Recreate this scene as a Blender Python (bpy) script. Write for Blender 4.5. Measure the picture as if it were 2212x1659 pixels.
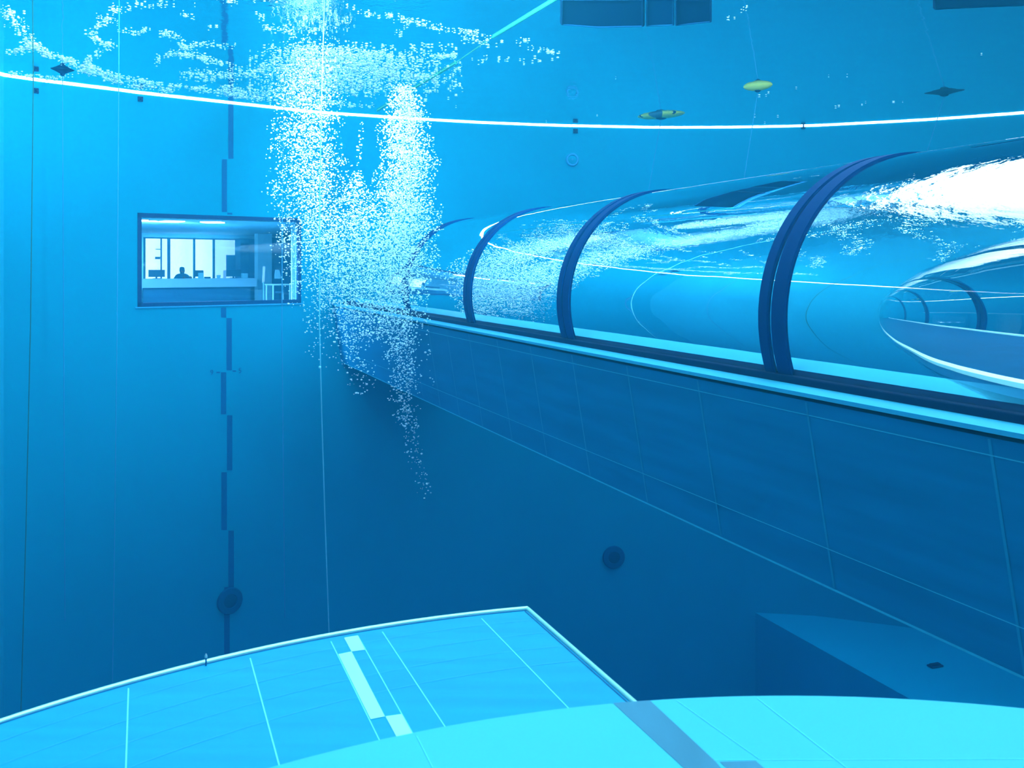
import bpy, math, random
import numpy as np
from mathutils import Vector

for o in list(bpy.data.objects):
    bpy.data.objects.remove(o)
sc = bpy.context.scene
col = sc.collection

# ------------------------------------------------------------------ camera
F, CX, HY = 2125.0, 1106.0, 578.6          # focal length, centre column and horizon row for a 2212 x 1659 frame
cam_d = bpy.data.cameras.new('camera')
cam = bpy.data.objects.new('camera', cam_d); col.objects.link(cam)
cam.location = (0, 0, 0); cam.rotation_euler = (math.pi / 2, 0, 0)
cam_d.sensor_fit = 'HORIZONTAL'; cam_d.sensor_width = 36.0
cam_d.lens = F * 36.0 / 2212.0
cam_d.shift_y = (HY - 829.5) / 2212.0
cam_d.clip_start = 0.05; cam_d.clip_end = 300
cam_d.dof.use_dof = True; cam_d.dof.focus_distance = 16.0; cam_d.dof.aperture_fstop = 6.0
sc.camera = cam

# ------------------------------------------------------------------ view, light
sc.view_settings.view_transform = 'Standard'
sc.view_settings.look = 'None'
sc.view_settings.gamma = 1.0
sc.view_settings.use_curve_mapping = False
sc.view_settings.exposure = 0.0
cy = sc.cycles
cy.use_denoising = True
cy.max_bounces = 16; cy.diffuse_bounces = 5; cy.glossy_bounces = 8; cy.transmission_bounces = 12; cy.transparent_max_bounces = 16
cy.sample_clamp_indirect = 12.0
cy.volume_bounces = 2
cy.use_adaptive_sampling = True; cy.adaptive_threshold = 0.03

world = bpy.data.worlds.new('daylit_hall'); sc.world = world; world.use_nodes = True
bg = world.node_tree.nodes['Background']
bg.inputs['Color'].default_value = (0.75, 1.0, 0.96, 1)
# brightness rises to the right, added to favour the left wall over the beam
_wn = world.node_tree.nodes; _wl = world.node_tree.links.new
_tc = _wn.new('ShaderNodeTexCoord'); _sx = _wn.new('ShaderNodeSeparateXYZ'); _mr = _wn.new('ShaderNodeMapRange')
_mr.inputs['From Min'].default_value = -0.9; _mr.inputs['From Max'].default_value = 0.9
_mr.inputs['To Min'].default_value = 1.0; _mr.inputs['To Max'].default_value = 11.0
_wl(_tc.outputs['Generated'], _sx.inputs[0]); _wl(_sx.outputs['X'], _mr.inputs['Value']); _wl(_mr.outputs[0], bg.inputs['Strength'])

H = 4.5            # water level above the camera
TX = -0.3798       # plan slope of the tunnel axis
TL = math.hypot(TX, 1)
T = Vector((TX / TL, 1 / TL, 0)); N = Vector((T.y, -T.x, 0))


def lamp_area(name, loc, target, size, sizey, power, color):
    d = bpy.data.lights.new(name, 'AREA'); d.shape = 'RECTANGLE'; d.size = size; d.size_y = sizey
    d.energy = power; d.color = color
    o = bpy.data.objects.new(name, d); col.objects.link(o); o.location = loc
    o.rotation_euler = (Vector(target) - Vector(loc)).to_track_quat('-Z', 'Y').to_euler()
    return o


fill = lamp_area('added_fill_light', (-3.2, 12.0, 4.3), (-3.5, 19.4, 2.6), 1.2, 1.2, 440, (1.0, 0.9, 0.8))  # added light without a fixture, brightens the bubble plume
fill.data.spread = math.radians(38)
fill = lamp_area('added_fill_light', (2.0, 7.0, 4.3), (-9.5, 25.5, 4.0), 1.2, 1.2, 1350, (0.85, 1.0, 0.88))  # added light, lifts the upper left of the back wall
fill.data.spread = math.radians(60)
fill = lamp_area('added_fill_light', (-1.0, 9.0, 4.3), (5.0, 33.0, 4.0), 1.2, 1.2, 750, (0.85, 1.0, 0.9))  # added light, lifts the upper right of the back wall
fill.data.spread = math.radians(50)
fill = lamp_area('added_fill_light', (-5.5, 14.3, 4.3), (-12.2, 22.4, 4.0), 0.6, 0.6, 95, (1.0, 1.0, 1.0))  # added light for the left wall and its corner
fill.data.spread = math.radians(42)


# ------------------------------------------------------------------ helpers
def ray(u, v):
    return Vector(((u - CX) / F, 1.0, -(v - HY) / F))

def at_y(u, v, Y):
    return ray(u, v) * Y

def at_z(u, v, z):
    d = ray(u, v); return d * (z / d.z)

def surf(u, v):                      # the point of the water surface
    return at_z(u, v, H)

def tag(o, label=None, cat=None, group=None, kind=None):
    if label: o['label'] = label
    if cat: o['category'] = cat
    if group: o['group'] = group
    if kind: o['kind'] = kind
    return o

def empty(name, loc, rz=0.0):
    o = bpy.data.objects.new(name, None); col.objects.link(o); o.location = loc; o.rotation_euler = (0, 0, rz)
    o.empty_display_size = 0.1
    return o


class MB:
    def __init__(self):
        self.v = []; self.f = []; self.m = []

    def add(self, vs, fs, mi=0):
        b = len(self.v); self.v += [tuple(p) for p in vs]
        self.f += [tuple(b + i for i in q) for q in fs]; self.m += [mi] * len(fs)
        return self

    def box(self, c, s, ax=None, mi=0):
        c = Vector(c); ax = ax or (Vector((1, 0, 0)), Vector((0, 1, 0)), Vector((0, 0, 1)))
        vs = []
        for k in (-1, 1):
            for j in (-1, 1):
                for i in (-1, 1):
                    vs.append(c + ax[0] * (i * s[0] / 2) + ax[1] * (j * s[1] / 2) + ax[2] * (k * s[2] / 2))
        return self.add(vs, [(0, 2, 3, 1), (4, 5, 7, 6), (0, 1, 5, 4), (2, 6, 7, 3), (0, 4, 6, 2), (1, 3, 7, 5)], mi)

    def prism(self, pts, z0, z1, mi=0):          # polygon in plan, between two heights
        n = len(pts)
        a = 0
        for i in range(n):
            p, q = pts[i], pts[(i + 1) % n]; a += p[0] * q[1] - q[0] * p[1]
        if a < 0: pts = pts[::-1]
        vs = [(p[0], p[1], z0) for p in pts] + [(p[0], p[1], z1) for p in pts]
        fs = [tuple(range(n))[::-1], tuple(range(n, 2 * n))]
        fs += [(i, (i + 1) % n, n + (i + 1) % n, n + i) for i in range(n)]
        return self.add(vs, fs, mi)

    def tube(self, pts, r, n=8, mi=0, closed=False, caps=True):
        pts = [Vector(p) for p in pts]; k = len(pts)
        rs = r if isinstance(r, (list, tuple)) else [r] * k
        vs = []; prev = None
        for i, p in enumerate(pts):
            if closed: d = pts[(i + 1) % k] - pts[i - 1]
            else: d = pts[min(i + 1, k - 1)] - pts[max(i - 1, 0)]
            d.normalize()
            if prev is None:
                a = d.orthogonal().normalized()
            else:
                a = (prev - d * prev.dot(d)).normalized()
            prev = a; b = d.cross(a)
            for j in range(n):
                t = 2 * math.pi * j / n
                vs.append(p + (a * math.cos(t) + b * math.sin(t)) * rs[i])
        fs = []
        for i in range(k if closed else k - 1):
            i2 = (i + 1) % k
            for j in range(n):
                j2 = (j + 1) % n
                fs.append((i * n + j, i * n + j2, i2 * n + j2, i2 * n + j))
        if caps and not closed:
            fs.append(tuple(range(n))[::-1]); fs.append(tuple(range((k - 1) * n, k * n)))
        return self.add(vs, fs, mi)

    def lathe(self, prof, c, ax, n=32, mi=0):     # profile of (radius, height along axis ax)
        c = Vector(c); ax = Vector(ax).normalized(); a = ax.orthogonal().normalized(); b = ax.cross(a)
        vs = []; fs = []
        for (r, h) in prof:
            for j in range(n):
                t = 2 * math.pi * j / n
                vs.append(c + ax * h + (a * math.cos(t) + b * math.sin(t)) * max(r, 1e-5))
        for i in range(len(prof) - 1):
            for j in range(n):
                j2 = (j + 1) % n
                fs.append((i * n + j, i * n + j2, (i + 1) * n + j2, (i + 1) * n + j))
        fs.append(tuple(range(n))[::-1]); k = (len(prof) - 1) * n; fs.append(tuple(range(k, k + n)))
        return self.add(vs, fs, mi)

    def build(self, name, mats, parent=None, smooth=False, bevel=0.0):
        me = bpy.data.meshes.new(name)
        org = Vector((0, 0, 0))
        if parent is not None and parent.type == 'EMPTY':
            me.from_pydata(self.v, [], self.f)
        else:
            me.from_pydata(self.v, [], self.f)
        mats = mats if isinstance(mats, (list, tuple)) else [mats]
        for m in mats: me.materials.append(m)
        for p, mi in zip(me.polygons, self.m): p.material_index = mi
        me.update()
        o = bpy.data.objects.new(name, me); col.objects.link(o)
        if parent is not None:
            o.parent = parent
            q = parent; mw = Vector(parent.location)
            while q.parent is not None:
                q = q.parent; mw = mw + Vector(q.location)
            if any(mw):
                me.transform(__import__('mathutils').Matrix.Translation(-mw))
        if smooth:
            for p in me.polygons: p.use_smooth = True
            me.set_sharp_from_angle(angle=math.radians(40))
        if bevel:
            b = o.modifiers.new('bevel', 'BEVEL'); b.width = bevel; b.segments = 2; b.limit_method = 'ANGLE'
        return o


def nmat(name):
    m = bpy.data.materials.new(name); m.use_nodes = True
    nt = m.node_tree; return m, nt, nt.nodes['Principled BSDF']

def mat(name, c, rough=0.5, spec=0.3, metal=0.0, noise=0.0, scale=(1, 1, 1), emit=None, es=0.0, coord='Object'):
    m, nt, p = nmat(name)
    p.inputs['Base Color'].default_value = (*c, 1)
    p.inputs['Roughness'].default_value = rough
    p.inputs['Specular IOR Level'].default_value = spec
    p.inputs['Metallic'].default_value = metal
    if noise:
        tc = nt.nodes.new('ShaderNodeTexCoord'); mp = nt.nodes.new('ShaderNodeMapping'); mp.inputs['Scale'].default_value = scale
        nz = nt.nodes.new('ShaderNodeTexNoise'); nz.inputs['Scale'].default_value = 1.0; nz.inputs['Detail'].default_value = 5
        mr = nt.nodes.new('ShaderNodeMapRange'); mr.inputs['From Min'].default_value = 0.3; mr.inputs['From Max'].default_value = 0.7
        mr.inputs['To Min'].default_value = 1 - noise; mr.inputs['To Max'].default_value = 1 + noise
        mx = nt.nodes.new('ShaderNodeVectorMath'); mx.operation = 'SCALE'; mx.inputs[0].default_value = c
        L = nt.links.new
        L(tc.outputs[coord], mp.inputs['Vector']); L(mp.outputs[0], nz.inputs['Vector']); L(nz.outputs['Fac'], mr.inputs['Value'])
        L(mr.outputs[0], mx.inputs['Scale']); L(mx.outputs[0], p.inputs['Base Color'])
    if emit:
        p.inputs['Emission Color'].default_value = (*emit, 1); p.inputs['Emission Strength'].default_value = es
    return m

M = {}
M['wall'] = mat('pool_wall_paint', (0.002, 0.34, 0.47), 0.7, 0.05, noise=0.05, scale=(0.25, 0.25, 0.12))
M['lit_wall'] = mat('lit_wall_paint', (0.015, 0.42, 0.56), 0.7, 0.05, noise=0.04, scale=(0.3, 0.3, 0.3))  # brightness of the lit left wall put into a paler colour
M['marking'] = mat('dark_blue_tile', (0.002, 0.12, 0.28), 0.5, 0.2)
M['deep'] = mat('deep_floor_tile', (0.002, 0.36, 0.52), 0.7, 0.05, noise=0.05, scale=(0.3, 0.3, 0.3))
M['strip'] = mat('waterline_hall_glow', (0.9, 1, 1), 0.4, 0.2, emit=(1.0, 0.8, 0.75), es=11.0)
M['edge_glow'] = mat('tunnel_edge_glow', (0.9, 1, 1), 0.4, 0.2, emit=(0.22, 1.0, 0.92), es=0.6)
M['frame'] = mat('dark_window_frame', (0.001, 0.045, 0.15), 0.4, 0.3)
M['slab'] = mat('pale_blue_platform_tile', (0.002, 0.24, 0.48), 0.5, 0.08, noise=0.07, scale=(1.2, 14.0, 1.0))
M['sill'] = mat('white_sill_tile', (0.025, 0.36, 0.52), 0.45, 0.12, noise=0.02, scale=(1, 1, 1))
M['joint'] = mat('light_tile_joint', (0.10, 0.66, 0.85), 0.6, 0.2)
M['joint_dk'] = mat('thin_tile_joint', (0.05, 0.52, 0.70), 0.6, 0.2)
M['joint_f'] = mat('faint_tile_joint', (0.004, 0.275, 0.52), 0.6, 0.2)
M['white_tile'] = mat('white_marking_tile', (0.22, 0.80, 0.86), 0.45, 0.25)
M['grey_tile'] = mat('grey_border_tile', (0.03, 0.17, 0.29), 0.5, 0.1, noise=0.12, scale=(6, 2, 1))
M['nosing'] = mat('steel_edge_trim', (0.30, 0.75, 0.72), 0.25, 0.6, metal=0.3)
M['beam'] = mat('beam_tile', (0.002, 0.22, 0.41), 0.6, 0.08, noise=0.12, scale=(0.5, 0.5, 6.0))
M['beam_joint'] = mat('beam_joint', (0.04, 0.55, 0.72), 0.6, 0.2)
M['beam_faint'] = mat('beam_faint_joint', (0.006, 0.30, 0.48), 0.6, 0.2)
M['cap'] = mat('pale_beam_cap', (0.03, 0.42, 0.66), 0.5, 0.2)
M['rail'] = mat('black_base_rail', (0.001, 0.020, 0.075), 0.7, 0.05)
M['ring'] = mat('dark_joint_ring', (0.0005, 0.040, 0.17), 0.7, 0.05)
M['walk'] = mat('tunnel_walkway', (0.002, 0.08, 0.20), 0.7, 0.05, noise=0.1, scale=(3, 3, 3))
M['bubble'] = mat('bubble', (0.68, 0.98, 1.0), 0.2, 0.6)
M['rope_pale'] = mat('pale_rope', (0.10, 0.50, 0.65), 0.8, 0.1)
M['rope_dark'] = mat('dark_green_rope', (0.02, 0.16, 0.16), 0.8, 0.1)
M['rope_mid'] = mat('blue_rope', (0.03, 0.28, 0.48), 0.8, 0.1)
M['dark'] = mat('dark_rubber', (0.002, 0.035, 0.12), 0.6, 0.2)
M['darker'] = mat('darker_rubber', (0.001, 0.018, 0.07), 0.6, 0.2)
M['port'] = mat('dull_blue_cover', (0.001, 0.085, 0.22), 0.7, 0.05); M['port_hub'] = mat('dark_blue_hub', (0.001, 0.05, 0.15), 0.7, 0.05)
M['navy'] = mat('navy_mat', (0.004, 0.10, 0.26), 0.7, 0.1)
M['navy2'] = mat('blue_mat', (0.005, 0.15, 0.33), 0.7, 0.1)
M['yellow'] = mat('yellow_buoy', (0.85, 0.90, 0.16), 0.4, 0.3)
M['green'] = mat('green_tube', (0.04, 0.55, 0.36), 0.5, 0.3)
M['grey_f'] = mat('grey_fabric', (0.06, 0.20, 0.25), 0.8, 0.1)
M['pale_disc'] = mat('pale_lamp_ring', (0.03, 0.36, 0.60), 0.4, 0.3)
M['steel'] = mat('steel', (0.35, 0.6, 0.65), 0.3, 0.6, metal=0.5)
# office
M['o_wall'] = mat('office_wall', (0.25, 0.72, 0.78), 0.8, 0.1)
M['o_dark'] = mat('office_dark_panel', (0.03, 0.20, 0.32), 0.7, 0.1)
M['o_floor'] = mat('office_carpet', (0.10, 0.30, 0.38), 0.9, 0.05)
M['o_ceil'] = mat('office_ceiling', (0.40, 0.82, 0.86), 0.8, 0.1)
M['o_desk'] = mat('desk_laminate', (0.40, 0.86, 0.90), 0.5, 0.2)
M['o_black'] = mat('black_plastic', (0.012, 0.10, 0.16), 0.5, 0.3)
M['o_cloth'] = mat('dark_shirt', (0.015, 0.12, 0.20), 0.9, 0.05)
M['o_skin'] = mat('skin', (0.20, 0.11, 0.08), 0.6, 0.2)
M['o_hair'] = mat('dark_hair', (0.012, 0.07, 0.11), 0.7, 0.2)
M['o_white'] = mat('white_plastic', (0.75, 0.85, 0.88), 0.5, 0.3)
M['o_lamp'] = mat('office_lamp_panel', (1, 1, 1), 0.5, 0.2, emit=(1, 1, 1), es=10.0)
M['o_frame'] = mat('office_window_frame', (0.04, 0.24, 0.34), 0.5, 0.3)


def daylight_mat(name, s0, s1, scale):
    m, nt, p = nmat(name)
    tc = nt.nodes.new('ShaderNodeTexCoord'); mp = nt.nodes.new('ShaderNodeMapping'); mp.inputs['Scale'].default_value = scale
    nz = nt.nodes.new('ShaderNodeTexNoise'); nz.inputs['Scale'].default_value = 1; nz.inputs['Detail'].default_value = 1
    mr = nt.nodes.new('ShaderNodeMapRange'); mr.inputs['From Min'].default_value = 0.35; mr.inputs['From Max'].default_value = 0.65
    mr.inputs['To Min'].default_value = s0; mr.inputs['To Max'].default_value = s1
    L = nt.links.new
    L(tc.outputs['Object'], mp.inputs['Vector']); L(mp.outputs[0], nz.inputs['Vector']); L(nz.outputs['Fac'], mr.inputs['Value'])
    L(mr.outputs[0], p.inputs['Emission Strength'])
    p.inputs['Emission Color'].default_value = (1, 1, 1, 1); p.inputs['Base Color'].default_value = (0.8, 0.8, 0.8, 1)
    return m
M['day'] = daylight_mat('daylit_blind', 4.0, 5.6, (1.3, 1.3, 0.02))
M['day2'] = daylight_mat('shaded_blind', 1.7, 2.6, (1.3, 1.3, 0.02))


def water_mat():
    m, nt, p = nmat('pool_water'); nt.nodes.remove(p)
    out = nt.nodes['Material Output']
    g = nt.nodes.new('ShaderNodeBsdfGlass'); g.inputs['IOR'].default_value = 1.33; g.inputs['Roughness'].default_value = 0.0
    tc = nt.nodes.new('ShaderNodeTexCoord'); mp = nt.nodes.new('ShaderNodeMapping'); mp.inputs['Scale'].default_value = (1.0, 1.0, 1.0)
    n1 = nt.nodes.new('ShaderNodeTexNoise'); n1.inputs['Scale'].default_value = 1.6; n1.inputs['Detail'].default_value = 3
    bp = nt.nodes.new('ShaderNodeBump'); bp.inputs['Strength'].default_value = 1.0; bp.inputs['Distance'].default_value = 0.007
    L = nt.links.new
    L(tc.outputs['Object'], mp.inputs['Vector']); L(mp.outputs[0], n1.inputs['Vector']); L(n1.outputs['Fac'], bp.inputs['Height'])
    L(g.outputs[0], out.inputs['Surface'])
    n2 = nt.nodes.new('ShaderNodeTexNoise'); n2.inputs['Scale'].default_value = 7.0; n2.inputs['Detail'].default_value = 2
    vd = nt.nodes.new('ShaderNodeVectorMath'); vd.operation = 'DISTANCE'; vd.inputs[1].default_value = (-3.2, 17.6, H)
    mk = nt.nodes.new('ShaderNodeMapRange'); mk.inputs['From Min'].default_value = 3.4; mk.inputs['From Max'].default_value = 1.6
    mk.inputs['To Min'].default_value = 0.0; mk.inputs['To Max'].default_value = 0.6
    b2 = nt.nodes.new('ShaderNodeBump'); b2.inputs['Distance'].default_value = 0.006
    L(tc.outputs['Object'], vd.inputs[0]); L(vd.outputs['Value'], mk.inputs['Value']); L(mk.outputs[0], b2.inputs['Strength'])
    L(mp.outputs[0], n2.inputs['Vector']); L(n2.outputs['Fac'], b2.inputs['Height']); L(bp.outputs['Normal'], b2.inputs['Normal'])
    # stronger ripples nearer the viewing window, added to brighten the tunnel's reflections
    n3 = nt.nodes.new('ShaderNodeTexNoise'); n3.inputs['Scale'].default_value = 1.5; n3.inputs['Detail'].default_value = 4
    sx = nt.nodes.new('ShaderNodeSeparateXYZ'); m3 = nt.nodes.new('ShaderNodeMapRange')
    m3.inputs['From Min'].default_value = 16.3; m3.inputs['From Max'].default_value = 12.0; m3.inputs['To Min'].default_value = 0.0; m3.inputs['To Max'].default_value = 1.0
    b3 = nt.nodes.new('ShaderNodeBump'); b3.inputs['Distance'].default_value = 0.035
    L(tc.outputs['Object'], sx.inputs[0]); L(sx.outputs['Y'], m3.inputs['Value']); L(m3.outputs[0], b3.inputs['Strength'])
    L(mp.outputs[0], n3.inputs['Vector']); L(n3.outputs['Fac'], b3.inputs['Height']); L(b2.outputs['Normal'], b3.inputs['Normal'])
    L(b3.outputs['Normal'], g.inputs['Normal'])
    a = (0.045, 0.027, 0.0135); sct = (0.0003, 0.0040, 0.0060)
    d = 0.1
    va = nt.nodes.new('ShaderNodeVolumeAbsorption'); va.inputs['Density'].default_value = d
    va.inputs['Color'].default_value = (1 - a[0] / d, 1 - a[1] / d, 1 - a[2] / d, 1)
    vs_ = nt.nodes.new('ShaderNodeVolumeScatter'); vs_.inputs['Density'].default_value = sct[2]
    vs_.inputs['Color'].default_value = (sct[0] / sct[2], sct[1] / sct[2], 1, 1); vs_.inputs['Anisotropy'].default_value = 0.3
    ad = nt.nodes.new('ShaderNodeAddShader')
    L(va.outputs[0], ad.inputs[0]); L(vs_.outputs[0], ad.inputs[1]); L(ad.outputs[0], out.inputs['Volume'])
    return m

def air_mat():                        # the air inside the acrylic, seen from the water
    m, nt, p = nmat('acrylic_tube'); nt.nodes.remove(p)
    g = nt.nodes.new('ShaderNodeBsdfGlass'); g.inputs['IOR'].default_value = 1 / 1.33; g.inputs['Roughness'].default_value = 0.0
    g.inputs['Color'].default_value = (0.96, 0.99, 1, 1)
    tc = nt.nodes.new('ShaderNodeTexCoord'); n1 = nt.nodes.new('ShaderNodeTexNoise'); n1.inputs['Scale'].default_value = 0.8
    bp = nt.nodes.new('ShaderNodeBump'); bp.inputs['Strength'].default_value = 1.0; bp.inputs['Distance'].default_value = 0.004
    L = nt.links.new
    L(tc.outputs['Object'], n1.inputs['Vector']); L(n1.outputs['Fac'], bp.inputs['Height']); L(bp.outputs['Normal'], g.inputs['Normal'])
    L(g.outputs[0], nt.nodes['Material Output'].inputs['Surface'])
    return m

def pane_mat():
    m, nt, p = nmat('clear_pane'); nt.nodes.remove(p)
    t = nt.nodes.new('ShaderNodeBsdfTransparent'); t.inputs['Color'].default_value = (0.92, 0.97, 1, 1)
    g = nt.nodes.new('ShaderNodeBsdfGlossy'); g.inputs['Roughness'].default_value = 0.02
    mx = nt.nodes.new('ShaderNodeMixShader'); mx.inputs['Fac'].default_value = 0.05
    L = nt.links.new
    L(t.outputs[0], mx.inputs[1]); L(g.outputs[0], mx.inputs[2]); L(mx.outputs[0], nt.nodes['Material Output'].inputs['Surface'])
    return m
M['water'] = water_mat(); M['air'] = air_mat(); M['pane'] = pane_mat()

# ------------------------------------------------------------------ the pool shell
WL = [(8, 162), (80.7, 172.5), (256, 194), (297, 199.6), (650, 238.6), (696, 243.2), (873, 255.2), (1020, 263.8), (1200, 271), (1427, 275.5),
      (1600, 274.6), (1753, 271.5), (1980, 260), (2212, 243.8), (2420, 225)]

def v0(u):
    us = [p[0] for p in WL]; vs = [p[1] for p in WL]
    return float(np.interp(u, us, vs))

def plan(u):                          # where the back wall stands under image column u
    Y = H * F / (HY - v0(u)); return Vector(((u - CX) / F * Y, Y, 0))

def smooth_plan(us):
    return [plan(u) for u in us]

PA, PB = plan(297), plan(650)         # the two sides of the window opening
WE = (PB - PA).normalized(); WN = Vector((-WE.y, WE.x, 0))      # along the wall; away from the pool
WW = (PB - PA).length

def on_wall(u, v, off=0.0):           # where a sight line meets the back wall; off = towards the pool
    d = ray(u, v)
    a, b = plan(u - 1), plan(u + 1); e = (b - a).normalized(); n = Vector((-e.y, e.x, 0))
    t = a.dot(n) / d.dot(n); return d * t - n * off, e, n

ZB = -16.0
def z_on(u, v):
    return -(v - HY) / F * plan(u).y
W_TOP = 0.5 * (z_on(297, 460.5) + z_on(650, 471)); W_BOT = 0.5 * (z_on(297, 660.5) + z_on(650, 656.5))

us = sorted(set([8, 40, 80.7, 120, 170, 215, 256, 297, 650, 696] + list(range(740, 2421, 60))))
pl = smooth_plan(us)
mb = MB()
zs = [ZB, W_BOT, W_TOP, H + 0.6]
nz = len(zs)
vs = [(p.x, p.y, z) for p in pl for z in zs]
fs = []
for i in range(len(us) - 1):
    for k in range(nz - 1):
        if us[i] == 297 and k == 1: continue
        fs.append((i * nz + k, (i + 1) * nz + k, (i + 1) * nz + k + 1, i * nz + k + 1))
mb.add(vs, fs)
# reveals of the window opening, 0.35 m deep
q = [PA + Vector((0, 0, W_BOT)), PB + Vector((0, 0, W_BOT)), PB + Vector((0, 0, W_TOP)), PA + Vector((0, 0, W_TOP))]
q2 = [p + WN * 0.35 for p in q]
mb.add(q + q2, [(0, 1, 5, 4), (1, 2, 6, 5), (2, 3, 7, 6), (3, 0, 4, 7)])
wb = mb.build('wall_back', M['wall'], smooth=True); wb['kind'] = 'structure'

PC = plan(8); PR = plan(2420)
PL0 = Vector((-14.5, -1.2, 0)); PR0 = Vector((17.0, -1.2, 0))
def wall_quad(name, a, b, m=M['wall']):
    x = MB(); e = (b - a).normalized(); n = Vector((-e.y, e.x, 0)) * 0.3
    x.prism([(a.x, a.y), (b.x, b.y), (b.x + n.x, b.y + n.y), (a.x + n.x, a.y + n.y)], ZB, H + 0.6)
    o = x.build(name, m); o['kind'] = 'structure'; return o
wall_quad('wall_left', PL0, PC, M['lit_wall'])
wall_quad('wall_right', PR, PR0)
wall_quad('wall_front', PR0, PL0)
x = MB(); x.prism([(-16, -2), (30, -2), (30, 34), (-16, 34)], ZB - 0.3, ZB)
x.build('floor', M['deep'])['kind'] = 'structure'

# emissive strip standing in for hall light along the waterline, back and left wall
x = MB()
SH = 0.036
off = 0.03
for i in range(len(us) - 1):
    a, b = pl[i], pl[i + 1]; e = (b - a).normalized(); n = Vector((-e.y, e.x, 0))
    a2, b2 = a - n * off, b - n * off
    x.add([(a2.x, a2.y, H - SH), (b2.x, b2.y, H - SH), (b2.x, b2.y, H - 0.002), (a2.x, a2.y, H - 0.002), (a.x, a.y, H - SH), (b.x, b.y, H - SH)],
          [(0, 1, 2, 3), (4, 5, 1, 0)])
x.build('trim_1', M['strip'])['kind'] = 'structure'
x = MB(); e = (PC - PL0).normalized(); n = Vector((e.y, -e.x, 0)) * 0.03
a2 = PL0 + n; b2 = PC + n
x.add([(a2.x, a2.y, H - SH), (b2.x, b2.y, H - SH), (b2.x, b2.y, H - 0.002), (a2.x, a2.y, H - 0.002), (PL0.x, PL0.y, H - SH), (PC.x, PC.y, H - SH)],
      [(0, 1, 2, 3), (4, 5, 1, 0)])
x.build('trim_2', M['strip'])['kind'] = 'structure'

# the water: one closed body whose sides lie behind the walls
x = MB(); x.box(((0), 22, (H + ZB - 1) / 2), (110, 90, H - ZB + 1))
wt = x.build('pool_water', M['water']); wt['kind'] = 'structure'

# dark dashed depth line inlaid in the back wall
x = MB()
def wall_patch(x, u0, u1, va, vb, mi=0, off=0.008):
    p0, e, n = on_wall((u0 + u1) / 2, (va + vb) / 2, off)
    P = [on_wall(u0, vb, off)[0], on_wall(u1, vb, off)[0], on_wall(u1, va, off)[0], on_wall(u0, va, off)[0]]
    x.add(P, [(0, 1, 2, 3)], mi)
for (u0, u1, va, vb) in [(493, 504, 226, 343), (479, 490, 344, 458), (490.5, 501.5, 459.5, 463.5), (477, 488.5, 664, 686), (489, 500.5, 687, 800),
                         (477, 488.5, 804, 895), (490, 501.5, 897, 1016), (478, 490, 1020, 1145), (493, 505, 1146, 1268), (484, 496, 1268, 1750),
                         (467, 475, 803, 806), (502, 510, 800, 803)]:
    wall_patch(x, u0, u1, va, vb)
x.build('trim_3', M['marking'])['kind'] = 'structure'

# depth numerals each side of the line
def numeral(ch, u, v, name):
    c = bpy.data.curves.new(name, 'FONT'); c.body = ch; c.size = 0.20; c.extrude = 0.003; c.align_x = 'CENTER'; c.align_y = 'CENTER'
    o = bpy.data.objects.new(name, c); col.objects.link(o)
    p, e, n = on_wall(u, v, 0.012); o.location = p
    o.rotation_euler = (math.pi / 2, 0, math.atan2(e.y, e.x)); c.materials.append(M['marking'])
    dg = bpy.context.evaluated_depsgraph_get(); me = bpy.data.meshes.new_from_object(o.evaluated_get(dg)); mw = o.matrix_basis.copy()
    bpy.data.objects.remove(o); o = bpy.data.objects.new(name, me); col.objects.link(o); o.matrix_basis = mw
    return o
tag(numeral('9', 457, 805, 'depth_numeral'), 'small dark numeral 9 on the wall left of the dashed line', 'numeral')
tag(numeral('5', 518, 801, 'depth_numeral'), 'small dark numeral 5 on the wall right of the dashed line', 'numeral')

# lower platform at the right, its edge parallel to the tunnel
ZL = -11.0
e0 = at_z(1640, 1328, ZL); e1 = e0 - T * 26
x = MB(); far = plan(1640)
pts = [(e0.x + T.x * 1.5, e0.y + T.y * 1.5), (e1.x, e1.y), (24, e1.y), (24, 33)]
x.prism(pts, ZB, ZL)
ld = x.build('deep_ledge', M['deep']); ld['kind'] = 'structure'

# ------------------------------------------------------------------ near platforms
def arc_through(pts, n=40):
    # least squares circle through plan points, returned as n points by x
    A = np.array([[2 * p[0], 2 * p[1], 1] for p in pts]); b = np.array([p[0] ** 2 + p[1] ** 2 for p in pts])
    s = np.linalg.lstsq(A, b, rcond=None)[0]; r = math.sqrt(s[2] + s[0] ** 2 + s[1] ** 2)
    return s[0], s[1], r
ZS = -1.75
pp = [at_z(u, v, ZS) for (u, v) in [(0, 1555), (120, 1522), (250, 1488), (440, 1435), (700, 1376), (950, 1332), (1140, 1317)]]
ax_, ay_, ar_ = arc_through(pp)
corner = at_z(1140, 1317, ZS)
def arc_pts(cx, cy, r, x0, x1, n):
    out = []
    for i in range(n + 1):
        X = x0 + (x1 - x0) * i / n; out.append((X, cy + math.sqrt(max(r * r - (X - cx) ** 2, 0))))
    return out
edge = arc_pts(ax_, ay_, ar_, -3.6, corner.x, 48)
right_end = corner - T * 3.2
x = MB()
poly = edge + [(right_end.x, right_end.y), (-3.6, right_end.y)]
x.prism(poly, ZS - 0.5, ZS)
slab = x.build('platform_slab', M['slab']); slab['kind'] = 'structure'

def inlay(px, z, lift=0.0012):
    return [at_z(u, v, z) + Vector((0, 0, lift)) for (u, v) in px]

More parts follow.
